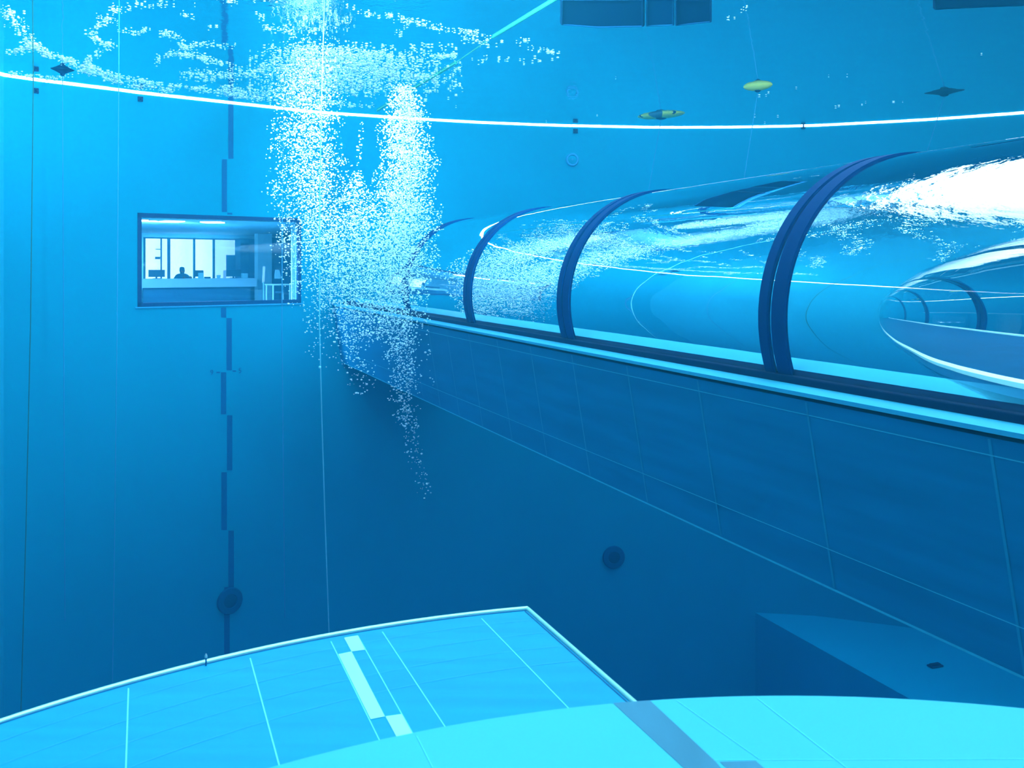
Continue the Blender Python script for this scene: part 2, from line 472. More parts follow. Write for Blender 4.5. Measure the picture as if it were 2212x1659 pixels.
def line_strip(x, p, q, w, z, mi=0, lift=0.001):
    a = at_z(*p, z); b = at_z(*q, z); d = (b - a).normalized(); s = Vector((d.y, -d.x, 0)) * w / 2
    up = Vector((0, 0, lift)); x.add([a - s + up, a + s + up, b + s + up, b - s + up], [(0, 1, 2, 3)], mi)

def extend(p, q, k=1.6):
    return (p[0] + (q[0] - p[0]) * k, p[1] + (q[1] - p[1]) * k)
x = MB()
for p, q, w in [((277.5, 1487), (272, 1659), .005), ((540.5, 1422), (603, 1653), .005), ((715, 1386), (818, 1596), .004),
                ((773, 1374), (890, 1582), .004), ((826, 1365), (960, 1568), .004), ((1040, 1336), (1225, 1527), .004)]:
    line_strip(x, p, extend(p, q, 1.25), w, ZS, 0)
for k, dr in enumerate((0.16, 0.34, 0.52, 0.70)):
    pts = arc_pts(ax_, ay_, ar_ - dr, -3.2, corner.x + 0.30 * dr, 40); w = 0.008
    for i in range(40):
        a, b = Vector((*pts[i], ZS + .0008)), Vector((*pts[i + 1], ZS + .0008)); up = Vector((0, w, 0))
        x.add([a, b, b + up, a + up], [(0, 1, 2, 3)], 1)
x.build('tile_joints', [M['joint'], M['joint_f']], slab)
x = MB()
cz = lambda l: [(a / 2.011, 1250 + b / 2.011) for a, b in l]
for l in ([(1495, 258), (1555, 248), (1585, 310), (1527, 318)], [(1470, 330), (1527, 318), (1672, 600), (1610, 612)], [(1675, 600), (1745, 590), (1800, 692), (1735, 712)]):
    x.add(inlay(cz(l), ZS, 0.002), [(0, 3, 2, 1)])
x.build('lane_marking', M['white_tile'], slab)

# steel nosing along the curved and the straight edge
x = MB()
pts = [Vector((a, b, ZS + 0.003)) for a, b in edge]
x.tube(pts, 0.011, 10); 
x.tube([corner + Vector((0, 0, 0.004)), right_end + Vector((0, 0, 0.004))], 0.011, 10)
x.build('edge_nosing', M['nosing'], slab, smooth=True)
x = MB(); pts = [Vector((a, b - 0.022, ZS + 0.001)) for a, b in edge]
x.tube(pts, 0.004, 6); s = Vector((-N.x, -N.y, 0)) * 0.022
x.tube([corner + s - T * .02, right_end + s], 0.004, 6)
x.build('nosing_seal', M['marking'], slab)

pin = at_z(445, 1438, ZS)
o = empty('edge_pin', pin); tag(o, 'small upright metal pin on the curved steel edge of the platform', 'pin')
x = MB(); x.tube([pin, pin + Vector((0, 0, 0.035))], 0.004, 8); x.build('shaft', M['marking'], o)
x = MB(); x.lathe([(.0045, 0), (.006, .004), (.005, .012), (.001, .02)], pin + Vector((0, 0, .034)), (0, 0, 1), 10); x.build('tip', M['steel'], o, smooth=True)

# the brighter sill tiles in front
ZW = -1.45
pp = [at_z(u, v, ZW) for (u, v) in [(600, 1655), (780, 1605), (950, 1565), (1150, 1536), (1330, 1517), (1640, 1504), (1900, 1510), (2212, 1525)]]
bx_, by_, br_ = arc_through(pp)
edge2 = arc_pts(bx_, by_, br_, -1.7, 2.9, 50)
x = MB(); x.prism(edge2 + [(2.9, 0.9), (-1.7, 0.9)], ZW - 0.45, ZW)
sill = x.build('sill_slab', M['sill'], bevel=0.006); sill['kind'] = 'structure'
x = MB()
x.add(inlay([(1324, 1519), (1404, 1513.5), (1545, 1645), (1560, 1662), (1480, 1662)], ZW), [(0, 4, 3, 2, 1)])
x.add(inlay([(1554, 1646), (1632, 1644), (1656, 1664), (1574, 1664)], ZW), [(0, 3, 2, 1)])
x.build('border_stripe', M['grey_tile'], sill)
x = MB()
line_strip(x, (1635, 1508), (1830, 1660), .004, ZW, 0, .0015); line_strip(x, (1460, 1512), (1640, 1640), .003, ZW, 0, .0015)
line_strip(x, (900, 1590), (935, 1659), .003, ZW, 0, .0015); line_strip(x, (1500, 1642), (2212, 1640), .003, ZW, 0, .0008)
x.build('tile_joints', M['joint_dk'], sill)

# ------------------------------------------------------------------ tunnel and its beam
R = 1.6; ZC = -0.4812; A0 = Vector((7.6948, 0, 0))        # axis: A0 + T*s at height ZC
ZF = -1.0                                                    # where the acrylic meets the rail
S0 = 1.0
def axis_pt(s):
    return Vector((A0.x + T.x * s, T.y * s, ZC))
# where the axis meets the back wall
best = None
for u in range(500, 1100, 4):
    p = plan(u); t = T.x * (p.y / T.y) + A0.x - p.x
    if best is None or abs(t) < best[0]: best = (abs(t), p.y / T.y)
S1 = best[1] + 0.35
ang = math.asin((ZC - ZF) / R)
NA = 72
def arc_at(s, r, n=NA, a0=None):
    a0 = ang if a0 is None else a0
    c = axis_pt(s); out = []
    for i in range(n + 1):
        t = -a0 + (math.pi + 2 * a0) * i / n
        out.append(c - N * (r * math.cos(t)) + Vector((0, 0, r * math.sin(t))))
    return out
tunnel = empty('observation_tunnel', axis_pt(S0) + Vector((0, 0, ZF - ZC)))
tag(tunnel, 'clear acrylic walk-through tunnel with dark hoops on top of the beam', 'tunnel')
x = MB(); ss = [S0 + (S1 - S0) * i / 40 for i in range(41)]; vs = []; fs = []
for s in ss: vs += arc_at(s, R)
n1 = NA + 1
for i in range(40):
    for j in range(NA):
        fs.append((i * n1 + j, (i + 1) * n1 + j, (i + 1) * n1 + j + 1, i * n1 + j + 1))
    fs.append((i * n1 + NA, (i + 1) * n1 + NA, (i + 1) * n1, i * n1))
fs.append(tuple(range(n1))); fs.append(tuple(range(40 * n1, 41 * n1))[::-1])
x.add(vs, fs)
tube = x.build('acrylic_tube', M['air'], tunnel)
for p in tube.data.polygons: p.use_smooth = len(p.vertices) == 4 and abs(p.normal.z) < 0.9999 or p.normal.z > 0
tube.data.set_sharp_from_angle(angle=math.radians(30))
import bmesh
bm = bmesh.new(); bm.from_mesh(tube.data); bmesh.ops.recalc_face_normals(bm, faces=bm.faces); bm.to_mesh(tube.data); bm.free()

def hoop(sa, sb, r0, r1, name, m, parent):
    x = MB(); a0 = arc_at(sa, r0); a1 = arc_at(sa, r1); b0 = arc_at(sb, r0); b1 = arc_at(sb, r1); k = NA + 1
    vs = a0 + a1 + b1 + b0; fs = []
    for j in range(NA):
        for (p, q) in ((0, 1), (1, 2), (2, 3), (3, 0)):
            fs.append((p * k + j, p * k + j + 1, q * k + j + 1, q * k + j))
    fs += [(0, k, 2 * k, 3 * k), (NA, 3 * k + NA, 2 * k + NA, k + NA)]
    x.add(vs, fs); return x.build(name, m, parent, smooth=True)
for s in (10.536, 15.4151, 19.7385, 24.2):
    h = hoop(s - 0.20, s - 0.005, R - 0.03, R + 0.022, 'joint_ring', M['ring'], tunnel)
    hoop(s + 0.065, s + 0.20, R - 0.03, R + 0.022, 'ring_flange', M['ring'], h)
foot = R * math.cos(ang)
for sg in (-1, 1):
    x = MB(); c0 = axis_pt(S0); c1 = axis_pt(S1)
    L_ = (c1 - c0).length; mid = (c0 + c1) / 2 + N * (sg * (foot + 0.02)); mid.z = ZF - 0.04
    x.box(mid, (0.14, L_, 0.09), (N, T, Vector((0, 0, 1)))); x.build('base_rail', M['rail'], tunnel, bevel=0.01)
x = MB(); mid = (axis_pt(S0) + axis_pt(S1)) / 2; mid.z = ZF + 0.02
x.box(mid, (2 * foot - 0.06, L_ - 0.02, 0.05), (N, T, Vector((0, 0, 1)))); x.build('walkway_floor', M['walk'], tunnel)
for sg in (-1, 1):  # added emissive strips standing in for the bright lit floor edge
    x = MB(); mid = (axis_pt(S0) + axis_pt(S1)) / 2 + N * (sg * (foot - 0.16)); mid.z = ZF + 0.07
    x.box(mid, (0.06, L_ - 0.1, 0.05), (N, T, Vector((0, 0, 1)))); x.build('floor_edge_glow', M['edge_glow'], tunnel)

beam = empty('tunnel_beam', axis_pt(S0) + Vector((0, 0, -2.75 - ZC)))
tag(beam, 'long tiled concrete beam carrying the acrylic tunnel across the pool', 'beam')
BL = S1 - S0
def beam_pt(a, z, Y):                 # a = plan offset of the line at Y=0
    return Vector((a + TX * Y, Y, z))
Ya, Yb = -0.6, axis_pt(S1).y - 1.2
# face profile (a, z): undercut
FACE = [(5.67, -1.13), (5.917, -2.748)]
def fa(z): return FACE[0][0] + (FACE[1][0] - FACE[0][0]) * (z - FACE[0][1]) / (FACE[1][1] - FACE[0][1])
a_far = 2 * 7.6948 - 5.67
x = MB()
y0, y1 = Ya, Yb
def far_y(a):                          # beam ends at the back wall
    return Yb
P = [(5.67, -1.13), (5.917, -2.748), (a_far - .247, -2.748), (a_far, -1.13)]
vs = [beam_pt(a, z, y0) for a, z in P] + [beam_pt(a, z, y1 + 4) for a, z in P]
x.add(vs, [(0, 1, 5, 4), (1, 2, 6, 5), (2, 3, 7, 6), (3, 0, 4, 7), (3, 2, 1, 0), (4, 5, 6, 7)])
# joints laid on the face as raised strips of the same mesh
def face_strip(za, zb, ya, yb, mi):
    o_ = -N * 0.003
    x.add([beam_pt(fa(za), za, ya) + o_, beam_pt(fa(za), za, yb) + o_, beam_pt(fa(zb), zb, yb) + o_, beam_pt(fa(zb), zb, ya) + o_], [(0, 1, 2, 3)], mi)
face_strip(-1.247, -1.255, y0, y1 + 3.9, 1)
face_strip(-2.384, -2.392, y0, y1 + 3.9, 1)
face_strip(-2.728, -2.748, y0, y1 + 3.9, 1)
for u in (2140, 1743, 1508, 1355, 1236, 1146, 1074, 1013, 965, 925, 890, 860, 834):
    Y = F * 5.67 / (u - (CX + F * TX)); face_strip(-1.14, -2.72, Y, Y + 0.025, 2)
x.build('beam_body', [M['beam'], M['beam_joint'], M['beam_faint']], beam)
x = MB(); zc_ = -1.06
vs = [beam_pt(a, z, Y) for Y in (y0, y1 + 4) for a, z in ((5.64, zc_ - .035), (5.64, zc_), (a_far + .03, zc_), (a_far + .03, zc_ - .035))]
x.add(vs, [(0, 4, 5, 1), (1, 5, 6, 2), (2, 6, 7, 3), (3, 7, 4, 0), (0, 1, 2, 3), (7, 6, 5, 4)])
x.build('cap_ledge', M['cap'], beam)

# ------------------------------------------------------------------ window to the control room
win = empty('window_1', (PA + PB) / 2 + Vector((0, 0, W_BOT))); win['kind'] = 'structure'
wc = (PA + PB) / 2; Zm = (W_TOP + W_BOT) / 2; AXW = (WE, WN, Vector((0, 0, 1)))
x = MB(); fw = 0.10
for (c, s) in (((0, W_TOP - fw / 2), (WW, fw)), ((0, W_BOT + fw / 2), (WW, fw)), ((-WW / 2 + fw / 2, Zm), (fw, W_TOP - W_BOT)), ((WW / 2 - fw / 2, Zm), (fw, W_TOP - W_BOT))):
    x.box(wc + WE * c[0] + WN * 0.03 + Vector((0, 0, c[1])), (s[0], 0.10, s[1]), AXW)
x.build('window_frame', M['frame'], win)
x = MB(); x.box(wc + WN * 0.02 + Vector((0, 0, W_BOT - 0.02)), (WW + 0.12, 0.12, 0.035), AXW); x.build('window_sill', M['cap'], win)
x = MB(); x.box(wc + WN * 0.05 + Vector((0, 0, Zm)), (WW - 2 * fw, 0.03, W_TOP - W_BOT - 2 * fw), AXW); x.build('pane', M['pane'], win)

def zz(x_, y_):                        # pixel of the enlarged window view -> photo pixel
    return 260 + x_ / 5.267, 430 + y_ / 5.267

def room(x_, y_, d):                   # point of the control room, d metres behind the pane
    r = ray(*zz(x_, y_)); t = (PA.dot(WN) + d) / r.dot(WN); return r * t

D_DESK, D_BACK = 8.5, 11.5
ZFL, ZCE = -1.28, 1.30
def rp(e, d, z): return PA + WE * e + WN * d + Vector((0, 0, z))
E0, E1 = -3.0, WW + 11.0
def plate(name, c, s, m, parent=None, bevel=0.0):
    x = MB(); x.box(c, s, AXW); return x.build(name, m, parent, bevel=bevel)
plate('floor_office', rp((E0 + E1) / 2, 6.2, ZFL - .05), (E1 - E0, 11.9, .1), M['o_floor'])['kind'] = 'structure'
plate('ceiling_office', rp((E0 + E1) / 2, 6.2, ZCE + .05), (E1 - E0, 11.9, .1), M['o_ceil'])['kind'] = 'structure'
plate('wall_office_left', rp(E0 - .05, 6.2, 0), (.1, 11.9, 2.6), M['o_wall'])['kind'] = 'structure'
plate('wall_office_right', rp(E1 + .05, 6.2, 0), (.1, 11.9, 2.6), M['o_wall'])['kind'] = 'structure'
plate('wall_office_near', rp((E0 + 0) / 2, 0.30, 0), (-E0, .1, 2.6), M['o_wall'])['kind'] = 'structure'
plate('wall_office_near_side', rp((WW + E1) / 2, 0.30, 0), (E1 - WW, .1, 2.6), M['o_wall'])['kind'] = 'structure'
plate('wall_office_back', rp((E0 + E1) / 2, D_BACK + .25, 0), (E1 - E0, .1, 2.6), M['o_wall'])['kind'] = 'structure'

def rect_room(x0, y0, x1, y1, d, th=0.05):     # box whose front face fills an image rectangle at depth d
    a = room((x0 + x1) / 2, y1, d); b = room((x0 + x1) / 2, y0, d)
    l = room(x0, (y0 + y1) / 2, d); r = room(x1, (y0 + y1) / 2, d)
    w = (r - l).dot(WE); h = b.z - a.z; c = (l + r) / 2; c.z = (a.z + b.z) / 2
    return c + WN * th / 2, (w, th, h)
for k, (x0, x1, mm) in enumerate(((285, 537, 'day'), (567, 830, 'day'), (851, 1060, 'day'), (1066, 1355, 'day2'))):
    c, s = rect_room(x0, 450 + (x0 - 285) * .019, x1, 1000, D_BACK, .06)
    w = empty('window_%d' % (k + 2), c - Vector((0, 0, s[2] / 2))); w['kind'] = 'structure'
    plate('daylit_blind', c + WN * .05, s, M[mm], w)
    x = MB(); t = .05
    for dc, dx, dz in (((0, s[2] / 2 + t / 2), s[0] + 2 * t, t), ((0, -s[2] / 2 - t / 2), s[0] + 2 * t, t), ((-s[0] / 2 - t / 2, 0), t, s[2]), ((s[0] / 2 + t / 2, 0), t, s[2])):
        x.box(c + WE * dc[0] + Vector((0, 0, dc[1])), (dx, .10, dz), AXW)
    if k == 0:
        x.box(c + WE * (s[0] * .22), (.05, .05, s[2]), AXW); x.box(c + WE * (s[0] * .10) + Vector((0, 0, s[2] * .28)), (s[0] * .26, .04, .03), AXW)
        x.box(c + WE * (s[0] * .06) + Vector((0, 0, s[2] * .10)), (s[0] * .22, .04, .09), AXW)
    x.build('window_frame', M['o_frame'], w)
def cab(name, rect, d, th, m, label, cat, parts=None):
    c, s = rect_room(*rect, d, th); o = empty(name, c - Vector((0, 0, s[2] / 2))); tag(o, label, cat)
    plate('body', c, s, m, o, .01); return o, c, s

# desk with its pale front
cl = room(240, 905, D_DESK); cr = room(1560, 905, D_DESK); zt = (cl.z + cr.z) / 2
desk = empty('reception_desk', rp((cl - PA).dot(WE), D_DESK, ZFL)); tag(desk, 'long pale office desk behind the observation window', 'desk')
wd = (cr - cl).dot(WE); mid = rp((cl - PA).dot(WE) + wd / 2, D_DESK, 0)
plate('worktop', mid + WN * .45 + Vector((0, 0, zt - .02)), (wd, .9, .04), M['o_desk'], desk)
zf = room(800, 1005, D_DESK).z
plate('front_panel', mid + WN * .03 + Vector((0, 0, (zt - .04 + zf) / 2)), (wd - .04, .03, zt - .04 - zf), M['o_desk'], desk)
plate('plinth', mid + WN * .30 + Vector((0, 0, (ZFL + zf) / 2)), (wd - .3, .04, zf - ZFL), M['o_dark'], desk)

def monitor(x0, x1, y0, d, label, mm='o_black'):
    l = room(x0, 905, d); r = room(x1, 905, d); tp = room((x0 + x1) / 2, y0, d); e = ((l + r) / 2 - PA).dot(WE); w = (r - l).dot(WE); b = rp(e, d, zt)
    o = empty('computer_monitor', b); tag(o, label, 'monitor', 'monitors on the office desk')
    h = tp.z - zt
    plate('screen', b + Vector((0, 0, h / 2 + .04)), (w, .04, h - .05), M[mm], o, .005)
    plate('stand', b + WN * .03 + Vector((0, 0, .06)), (.06, .03, .12), M['o_black'], o)
    plate('foot', b + WN * .03 + Vector((0, 0, .008)), (.22, .16, .016), M['o_black'], o)
monitor(320, 505, 810, D_DESK + .45, 'dark computer monitor at the left end of the office desk')
monitor(850, 945, 815, D_DESK + .45, 'narrow dark monitor just right of the seated person')
monitor(1205, 1375, 810, D_DESK + .45, 'wide dark monitor at the right end of the office desk')
def desk_item(name, rect, label, cat, m, th=.12, d=D_DESK + .12):
    c, s = rect_room(*rect, d, th); c.z = zt + s[2] / 2
    x = MB(); x.box(c, s, AXW); o = x.build(name, m, bevel=.012); tag(o, label, cat); return o
desk_item('paper_tray', (897, 840, 950, 905), 'pale upright file box beside the narrow monitor', 'file box', M['o_wall'])
desk_item('desk_phone', (965, 884, 1030, 905), 'low dark desk telephone on the office desk', 'telephone', M['o_black'])
desk_item('storage_box', (1388, 848, 1452, 905), 'pale box right of the wide monitor on the office desk', 'box', M['o_wall'])
desk_item('paper_sheets', (852, 899, 890, 905), 'thin white stack of paper on the office desk', 'paper', M['o_white'])
c = room(1118, 905, D_DESK + .2); c.z = zt
x = MB(); x.lathe([(.05, 0), (.065, .06), (.075, .12), (.07, .12), (.045, .01)], c, (0, 0, 1), 20)
tag(x.build('desk_pot', M['o_wall'], smooth=True), 'pale round pot on the desk in front of the shaded blind', 'pot')
desk_item('table_sign', (1172, 812, 1205, 905), 'white upright card standing left of the wide monitor', 'card', M['o_white'], .02)

# dark cupboard, pillar and shelves at the right of the room
o, c, s = cab('tall_cupboard', (1362, 450, 1560, 1150), D_BACK - .6, .5, M['o_dark'], 'tall dark cupboard right of the office windows', 'cupboard')
plate('door', c - WN * .262 - WE * s[0] * .25, (s[0] * .48, .02, s[2] * .97), M['o_dark'], o); plate('door', c - WN * .262 + WE * s[0] * .25, (s[0] * .48, .02, s[2] * .97), M['o_dark'], o)
c, s = rect_room(1215, 640, 1312, 812, D_BACK - .3, .06)
o = empty('wall_screen', c - Vector((0, 0, s[2] / 2))); tag(o, 'dark flat screen hanging in front of the shaded blind', 'screen')
plate('panel', c, s, M['o_dark'], o, .006); plate('bezel', c + WN * .04, (s[0] * 1.04, .02, s[2] * 1.04), M['o_black'], o)
c, s = rect_room(1565, 380, 1725, 1170, D_BACK - 2.5, .3); c.z = 0; s = (s[0], s[1], 2.58)
plate('wall_office_pillar', c, s, M['o_wall'])['kind'] = 'structure'
c, s = rect_room(1725, 440, 1960, 1170, D_BACK - 2.3, .1); plate('wall_office_recess', c, s, M['o_dark'])['kind'] = 'structure'
c, s = rect_room(1952, 250, 2004, 1146, 1.2, .06)
plate('trim_4', c, s, M['o_ceil'])['kind'] = 'structure'
# side table with a chair
c0 = room(1735, 975, 4.0); c1 = room(1945, 975, 4.0); tz = c0.z
tb = empty('side_table', rp(((c0 + c1) / 2 - PA).dot(WE), 4.3, ZFL)); tag(tb, 'small pale side table at the right of the office', 'table')
tw = (c1 - c0).dot(WE); m_ = (c0 + c1) / 2
plate('table_top', Vector((m_.x, m_.y, tz)) + WN * .3, (tw, .6, .04), M['o_desk'], tb)
for sx in (-1, 1):
    for sy in (.05, .55):
        b = Vector((m_.x, m_.y, (tz + ZFL) / 2)) + WE * (sx * (tw / 2 - .03)) + WN * sy
        plate('leg', b, (.035, .035, tz - ZFL), M['o_desk'], tb)
ch = room(1795, 1000, 5.7); ch.z = ZFL
oc = empty('office_chair', ch); tag(oc, 'pale backed office chair behind the small side table', 'chair')
zb0, zb1 = room(1795, 905, 5.7).z, room(1795, 805, 5.7).z; wch = (room(1830, 900, 5).x - room(1758, 900, 5).x)
x = MB(); w_ = wch * .62
prof = []
pts = []
for i in range(9):
    t = i / 8; ww = w_ * (1 - .45 * t * t); z = zb0 + (zb1 - zb0) * t
    for sgn in (-1, 1):
        for dd in (0, .05): pts.append(ch + WE * sgn * ww + WN * (dd + .05 * t) + Vector((0, 0, z - ZFL)))
for i in range(8):
    b = 4 * i
    x.f += [(b, b + 2, b + 6, b + 4), (b + 1, b + 5, b + 7, b + 3), (b, b + 4, b + 5, b + 1), (b + 2, b + 3, b + 7, b + 6)]; x.m += [0] * 4
x.f += [(0, 1, 3, 2), (32, 34, 35, 33)]; x.m += [0, 0]; x.v = [tuple(p) for p in pts]
x.build('backrest', M['o_wall'], oc)
plate('seat', ch - WN * .22 + Vector((0, 0, .45)), (w_ * 2, .46, .07), M['o_dark'], oc, .02)
x = MB(); x.tube([ch - WN * .22 + Vector((0, 0, .08)), ch - WN * .22 + Vector((0, 0, .42))], .03, 10); x.build('gas_column', M['o_black'], oc)
x = MB()
for k in range(5):
    a = k * 2 * math.pi / 5; b = ch - WN * .22; x.tube([b + Vector((0, 0, .09)), b + Vector((.27 * math.cos(a), .27 * math.sin(a), .03))], [.03, .02], 8)
x.build('star_base', M['o_black'], oc)
# white slim panel leaning by the pillar
c, s = rect_room(1620, 765, 1645, 950, 5.5, .03)
x = MB(); x.box(c, s, (WE, WN, Vector((.05, 0, 1)).normalized())); o = x.build('display_panel', M['o_white'], bevel=.004)
o2 = empty('display_stand', Vector((c.x, c.y, ZFL))); tag(o2, 'slim white upright display panel on a stand before the pillar', 'display'); o.parent = o2; o.data.transform(__import__('mathutils').Matrix.Translation(-Vector((c.x, c.y, ZFL))))
x = MB(); x.tube([Vector((c.x, c.y, ZFL)), Vector((c.x, c.y, c.z - s[2] / 2 + .02))], .025, 8); x.lathe([(.2, 0), (.2, .02), (.03, .04)], (c.x, c.y, ZFL), (0, 0, 1), 20); x.build('stand', M['o_wall'], o2)

# ceiling lamp panel
lp = []
cL = at_z(*zz(1050, 254), ZCE)
o = empty('ceiling_lamp', cL); tag(o, 'bright flat lamp panel on the office ceiling', 'ceiling lamp')
a_, b_ = at_z(*zz(945, 262), ZCE), at_z(*zz(1155, 262), ZCE)
lw = (b_ - a_).length; e_ = (b_ - a_).normalized(); n_ = Vector((-e_.y, e_.x, 0))
f0 = at_z(*zz(1050, 246), ZCE); ld_ = abs((f0 - (a_ + b_) / 2).dot(n_)) + .2
x = MB(); x.box(cL + Vector((0, 0, -.03)), (lw, .55, .03), (e_, n_, Vector((0, 0, 1)))); x.build('diffuser', M['o_lamp'], o)
x = MB(); x.box(cL + Vector((0, 0, -.008)), (lw + .06, .61, .016), (e_, n_, Vector((0, 0, 1)))); x.build('housing', M['o_white'], o)
lamp_area('office_ceiling_light', cL + Vector((0, 0, -.06)), cL + Vector((0, 0, -2)), 1.2, .5, 900, (1, 1, 1))

for (xa, xb, yy, lab) in ((300, 410, 218, 'flat lamp panel on the office ceiling at the top left window corner'), (610, 830, 230, 'flat lamp panel on the office ceiling just left of the brightest one')):
    a_ = at_z(*zz(xa, yy), ZCE); b_ = at_z(*zz(xb, yy), ZCE); c_ = (a_ + b_) / 2
    if (c_ - PA).dot(WN) < 1.2: c_ = c_ + WN * (1.2 - (c_ - PA).dot(WN))
    w_ = (b_ - a_).length; o = empty('ceiling_lamp', c_); tag(o, lab, 'ceiling lamp', 'lamp panels on the office ceiling')
    x = MB(); x.box(c_ + Vector((0, 0, -.03)), (w_, .55, .03), AXW); x.build('diffuser', M['o_lamp'], o)
    x = MB(); x.box(c_ + Vector((0, 0, -.008)), (w_ + .06, .61, .016), AXW); x.build('housing', M['o_white'], o)
    lamp_area('office_ceiling_light', c_ + WN * .4 + Vector((0, 0, -.06)), c_ + WN * 4 + Vector((0, 0, -2.2)), w_, .5, 700, (1, 1, 1))

# ------------------------------------------------------------------ the person at the desk
def person():
    d = D_DESK + 1.25
    hc = room(703, 812, d)                                   # head centre
    e = (hc - PA).dot(WE)
    o = empty('person', rp(e, d, ZFL)); tag(o, 'person in dark clothes seated at the office desk between two monitors', 'person')
    P = lambda de, dd, z: rp(e + de, d + dd, z)
    sh = hc.z - .20
    V = [P(0, .05, ZFL + .50), P(0, .04, ZFL + .72), P(0, .02, sh - .12), P(0, 0, sh + .02), P(0, -.005, sh + .07), P(0, -.01, hc.z - .07), P(0, -.015, hc.z + .01), P(0, -.01, hc.z + .08),
         P(-.13, .0, sh), P(-.24, .0, sh - .09), P(-.34, -.10, sh - .32), P(-.20, -.38, zt + .05), P(-.13, -.46, zt + .04),
         P(.13, .0, sh), P(.23, .0, sh - .07), P(.29, -.08, sh - .32), P(.18, -.36, zt + .05), P(.11, -.46, zt + .04),
         P(-.11, -.05, ZFL + .48), P(-.14, -.45, ZFL + .48), P(-.14, -.47, ZFL + .10), P(-.14, -.62, ZFL + .05),
         P(.11, -.05, ZFL + .48), P(.14, -.45, ZFL + .48), P(.14, -.47, ZFL + .10), P(.14, -.62, ZFL + .05)]
    E = [(0, 1), (1, 2), (2, 3), (3, 4), (4, 5), (5, 6), (6, 7), (3, 8), (8, 9), (9, 10), (10, 11), (11, 12), (3, 13), (13, 14), (14, 15), (15, 16), (16, 17),
         (0, 18), (18, 19), (19, 20), (20, 21), (0, 22), (22, 23), (23, 24), (24, 25)]
    rad = [.15, .15, .17, .14, .075, .085, .10, .07, .11, .085, .06, .045, .035, .11, .085, .06, .045, .035, .10, .08, .055, .04, .10, .08, .055, .04]
    me = bpy.data.meshes.new('body'); base = rp(e, d, ZFL)
    me.from_pydata([tuple(p - base) for p in V], E, []); b = bpy.data.objects.new('body', me); col.objects.link(b); b.parent = o
    sk = b.modifiers.new('skin', 'SKIN'); sk.use_smooth_shade = True
    for i, r in enumerate(rad):
        s = me.skin_vertices[0].data[i]; s.radius = (r, r * (.8 if i < 4 else 1)); s.use_root = i == 0
    b.modifiers.new('sub', 'SUBSURF').levels = 2; b.modifiers['sub'].render_levels = 2
    me.materials.append(M['o_cloth'])
    # face details and hair
    hx = MB(); prof = [(.001, .105), (.05, .098), (.082, .07), (.094, .03), (.093, -.01), (.088, -.03)]
    hx.lathe(prof[::-1], hc + Vector((0, 0, .03)) + WN * .012, (0, 0, 1), 20); hx.build('hair', M['o_hair'], o, smooth=True)
    for sgn in (-1, 1):
        ex = MB(); ex.lathe([(.004, -.012), (.016, -.006), (.02, .0), (.016, .006), (.004, .012)], hc + WE * sgn * .095 - Vector((0, 0, .015)), WE, 10); ex.build('ear', M['o_skin'], o, smooth=True)
    fx = MB(); fx.lathe([(.001, .02), (.05, .015), (.07, 0), (.06, -.02)], hc - WN * .075 - Vector((0, 0, .02)), -WN, 16)
    fx.lathe([(.004, .05), (.012, .03), (.016, 0)], hc - WN * .075 - Vector((0, 0, .025)), -WN, 10); fx.build('face', M['o_skin'], o, smooth=True)
    for sgn in (-1, 1):
        hp = P(sgn * .12, -.50, zt + .03); h = MB()
        h.lathe([(.012, -.05), (.036, -.03), (.04, .01), (.03, .045)], hp, -WN, 10)
        for k in range(4):
            q = hp - WN * .04 + WE * ((k - 1.5) * .018); L_ = (.06, .072, .068, .052)[k]
            h.tube([q, q - WN * L_ * .6 + Vector((0, 0, .004)), q - WN * L_ - Vector((0, 0, .014))], [.009, .0085, .007], 7)
        q = hp - WE * sgn * .035; h.tube([q, q - WE * sgn * .02 - WN * .03, q - WE * sgn * .018 - WN * .055 - Vector((0, 0, .008))], [.011, .01, .008], 7)
        h.build('hand', M['o_skin'], o, smooth=True)
    return o
person()

# ------------------------------------------------------------------ fixtures on the pool wall
def bracket(u, v, label, s=0.15):
    p, e, n = on_wall(u, v); o = empty('wall_bracket', p); tag(o, label, 'bracket', 'dark square brackets under the waterline')
    axx = (e, n, Vector((0, 0, 1)))
    x = MB(); x.box(p - n * .015, (s, .03, s), axx); x.build('plate', M['dark'], o, bevel=.006)
    for i in (-1, 1):
        for k in (-1, 1):
            x = MB(); x.lathe([(.012, 0), (.012, .012), (.004, .018)], p - n * .03 + e * i * s * .33 + Vector((0, 0, k * s * .33)), -n, 8); x.build('bolt', M['darker'], o)
    x = MB(); x.box(p - n * .05, (s * .3, .05, s * .5), axx); x.build('lug', M['darker'], o, bevel=.006)
bracket(77, 196, 'dark square bracket on the back wall beside the green rope', .13)
bracket(303, 214, 'dark square bracket on the wall above the left corner of the window', .13)
bracket(1243, 283, 'dark square bracket on the wall just above the pale round lamp')
bracket(1735, 274, 'faint dark square bracket on the wall above the nearest tunnel hoop', .13)

p, e, n = on_wall(1236, 345); o = empty('wall_lamp', p); tag(o, 'pale round underwater lamp set in the wall below the waterline', 'lamp')
x = MB(); x.lathe([(.21, 0), (.21, .03), (.19, .06), (.15, .06), (.14, .03)], p, -n, 36); x.build('rim', M['pale_disc'], o, smooth=True)
x = MB(); x.lathe([(.14, .0), (.14, .03), (.10, .05), (.04, .058), (.001, .06)], p, -n, 30); x.build('lens', M['wall'], o, smooth=True)
x = MB(); x.lathe([(.03, .05), (.03, .075), (.012, .08)], p, -n, 14); x.build('centre_screw', M['pale_disc'], o, smooth=True)

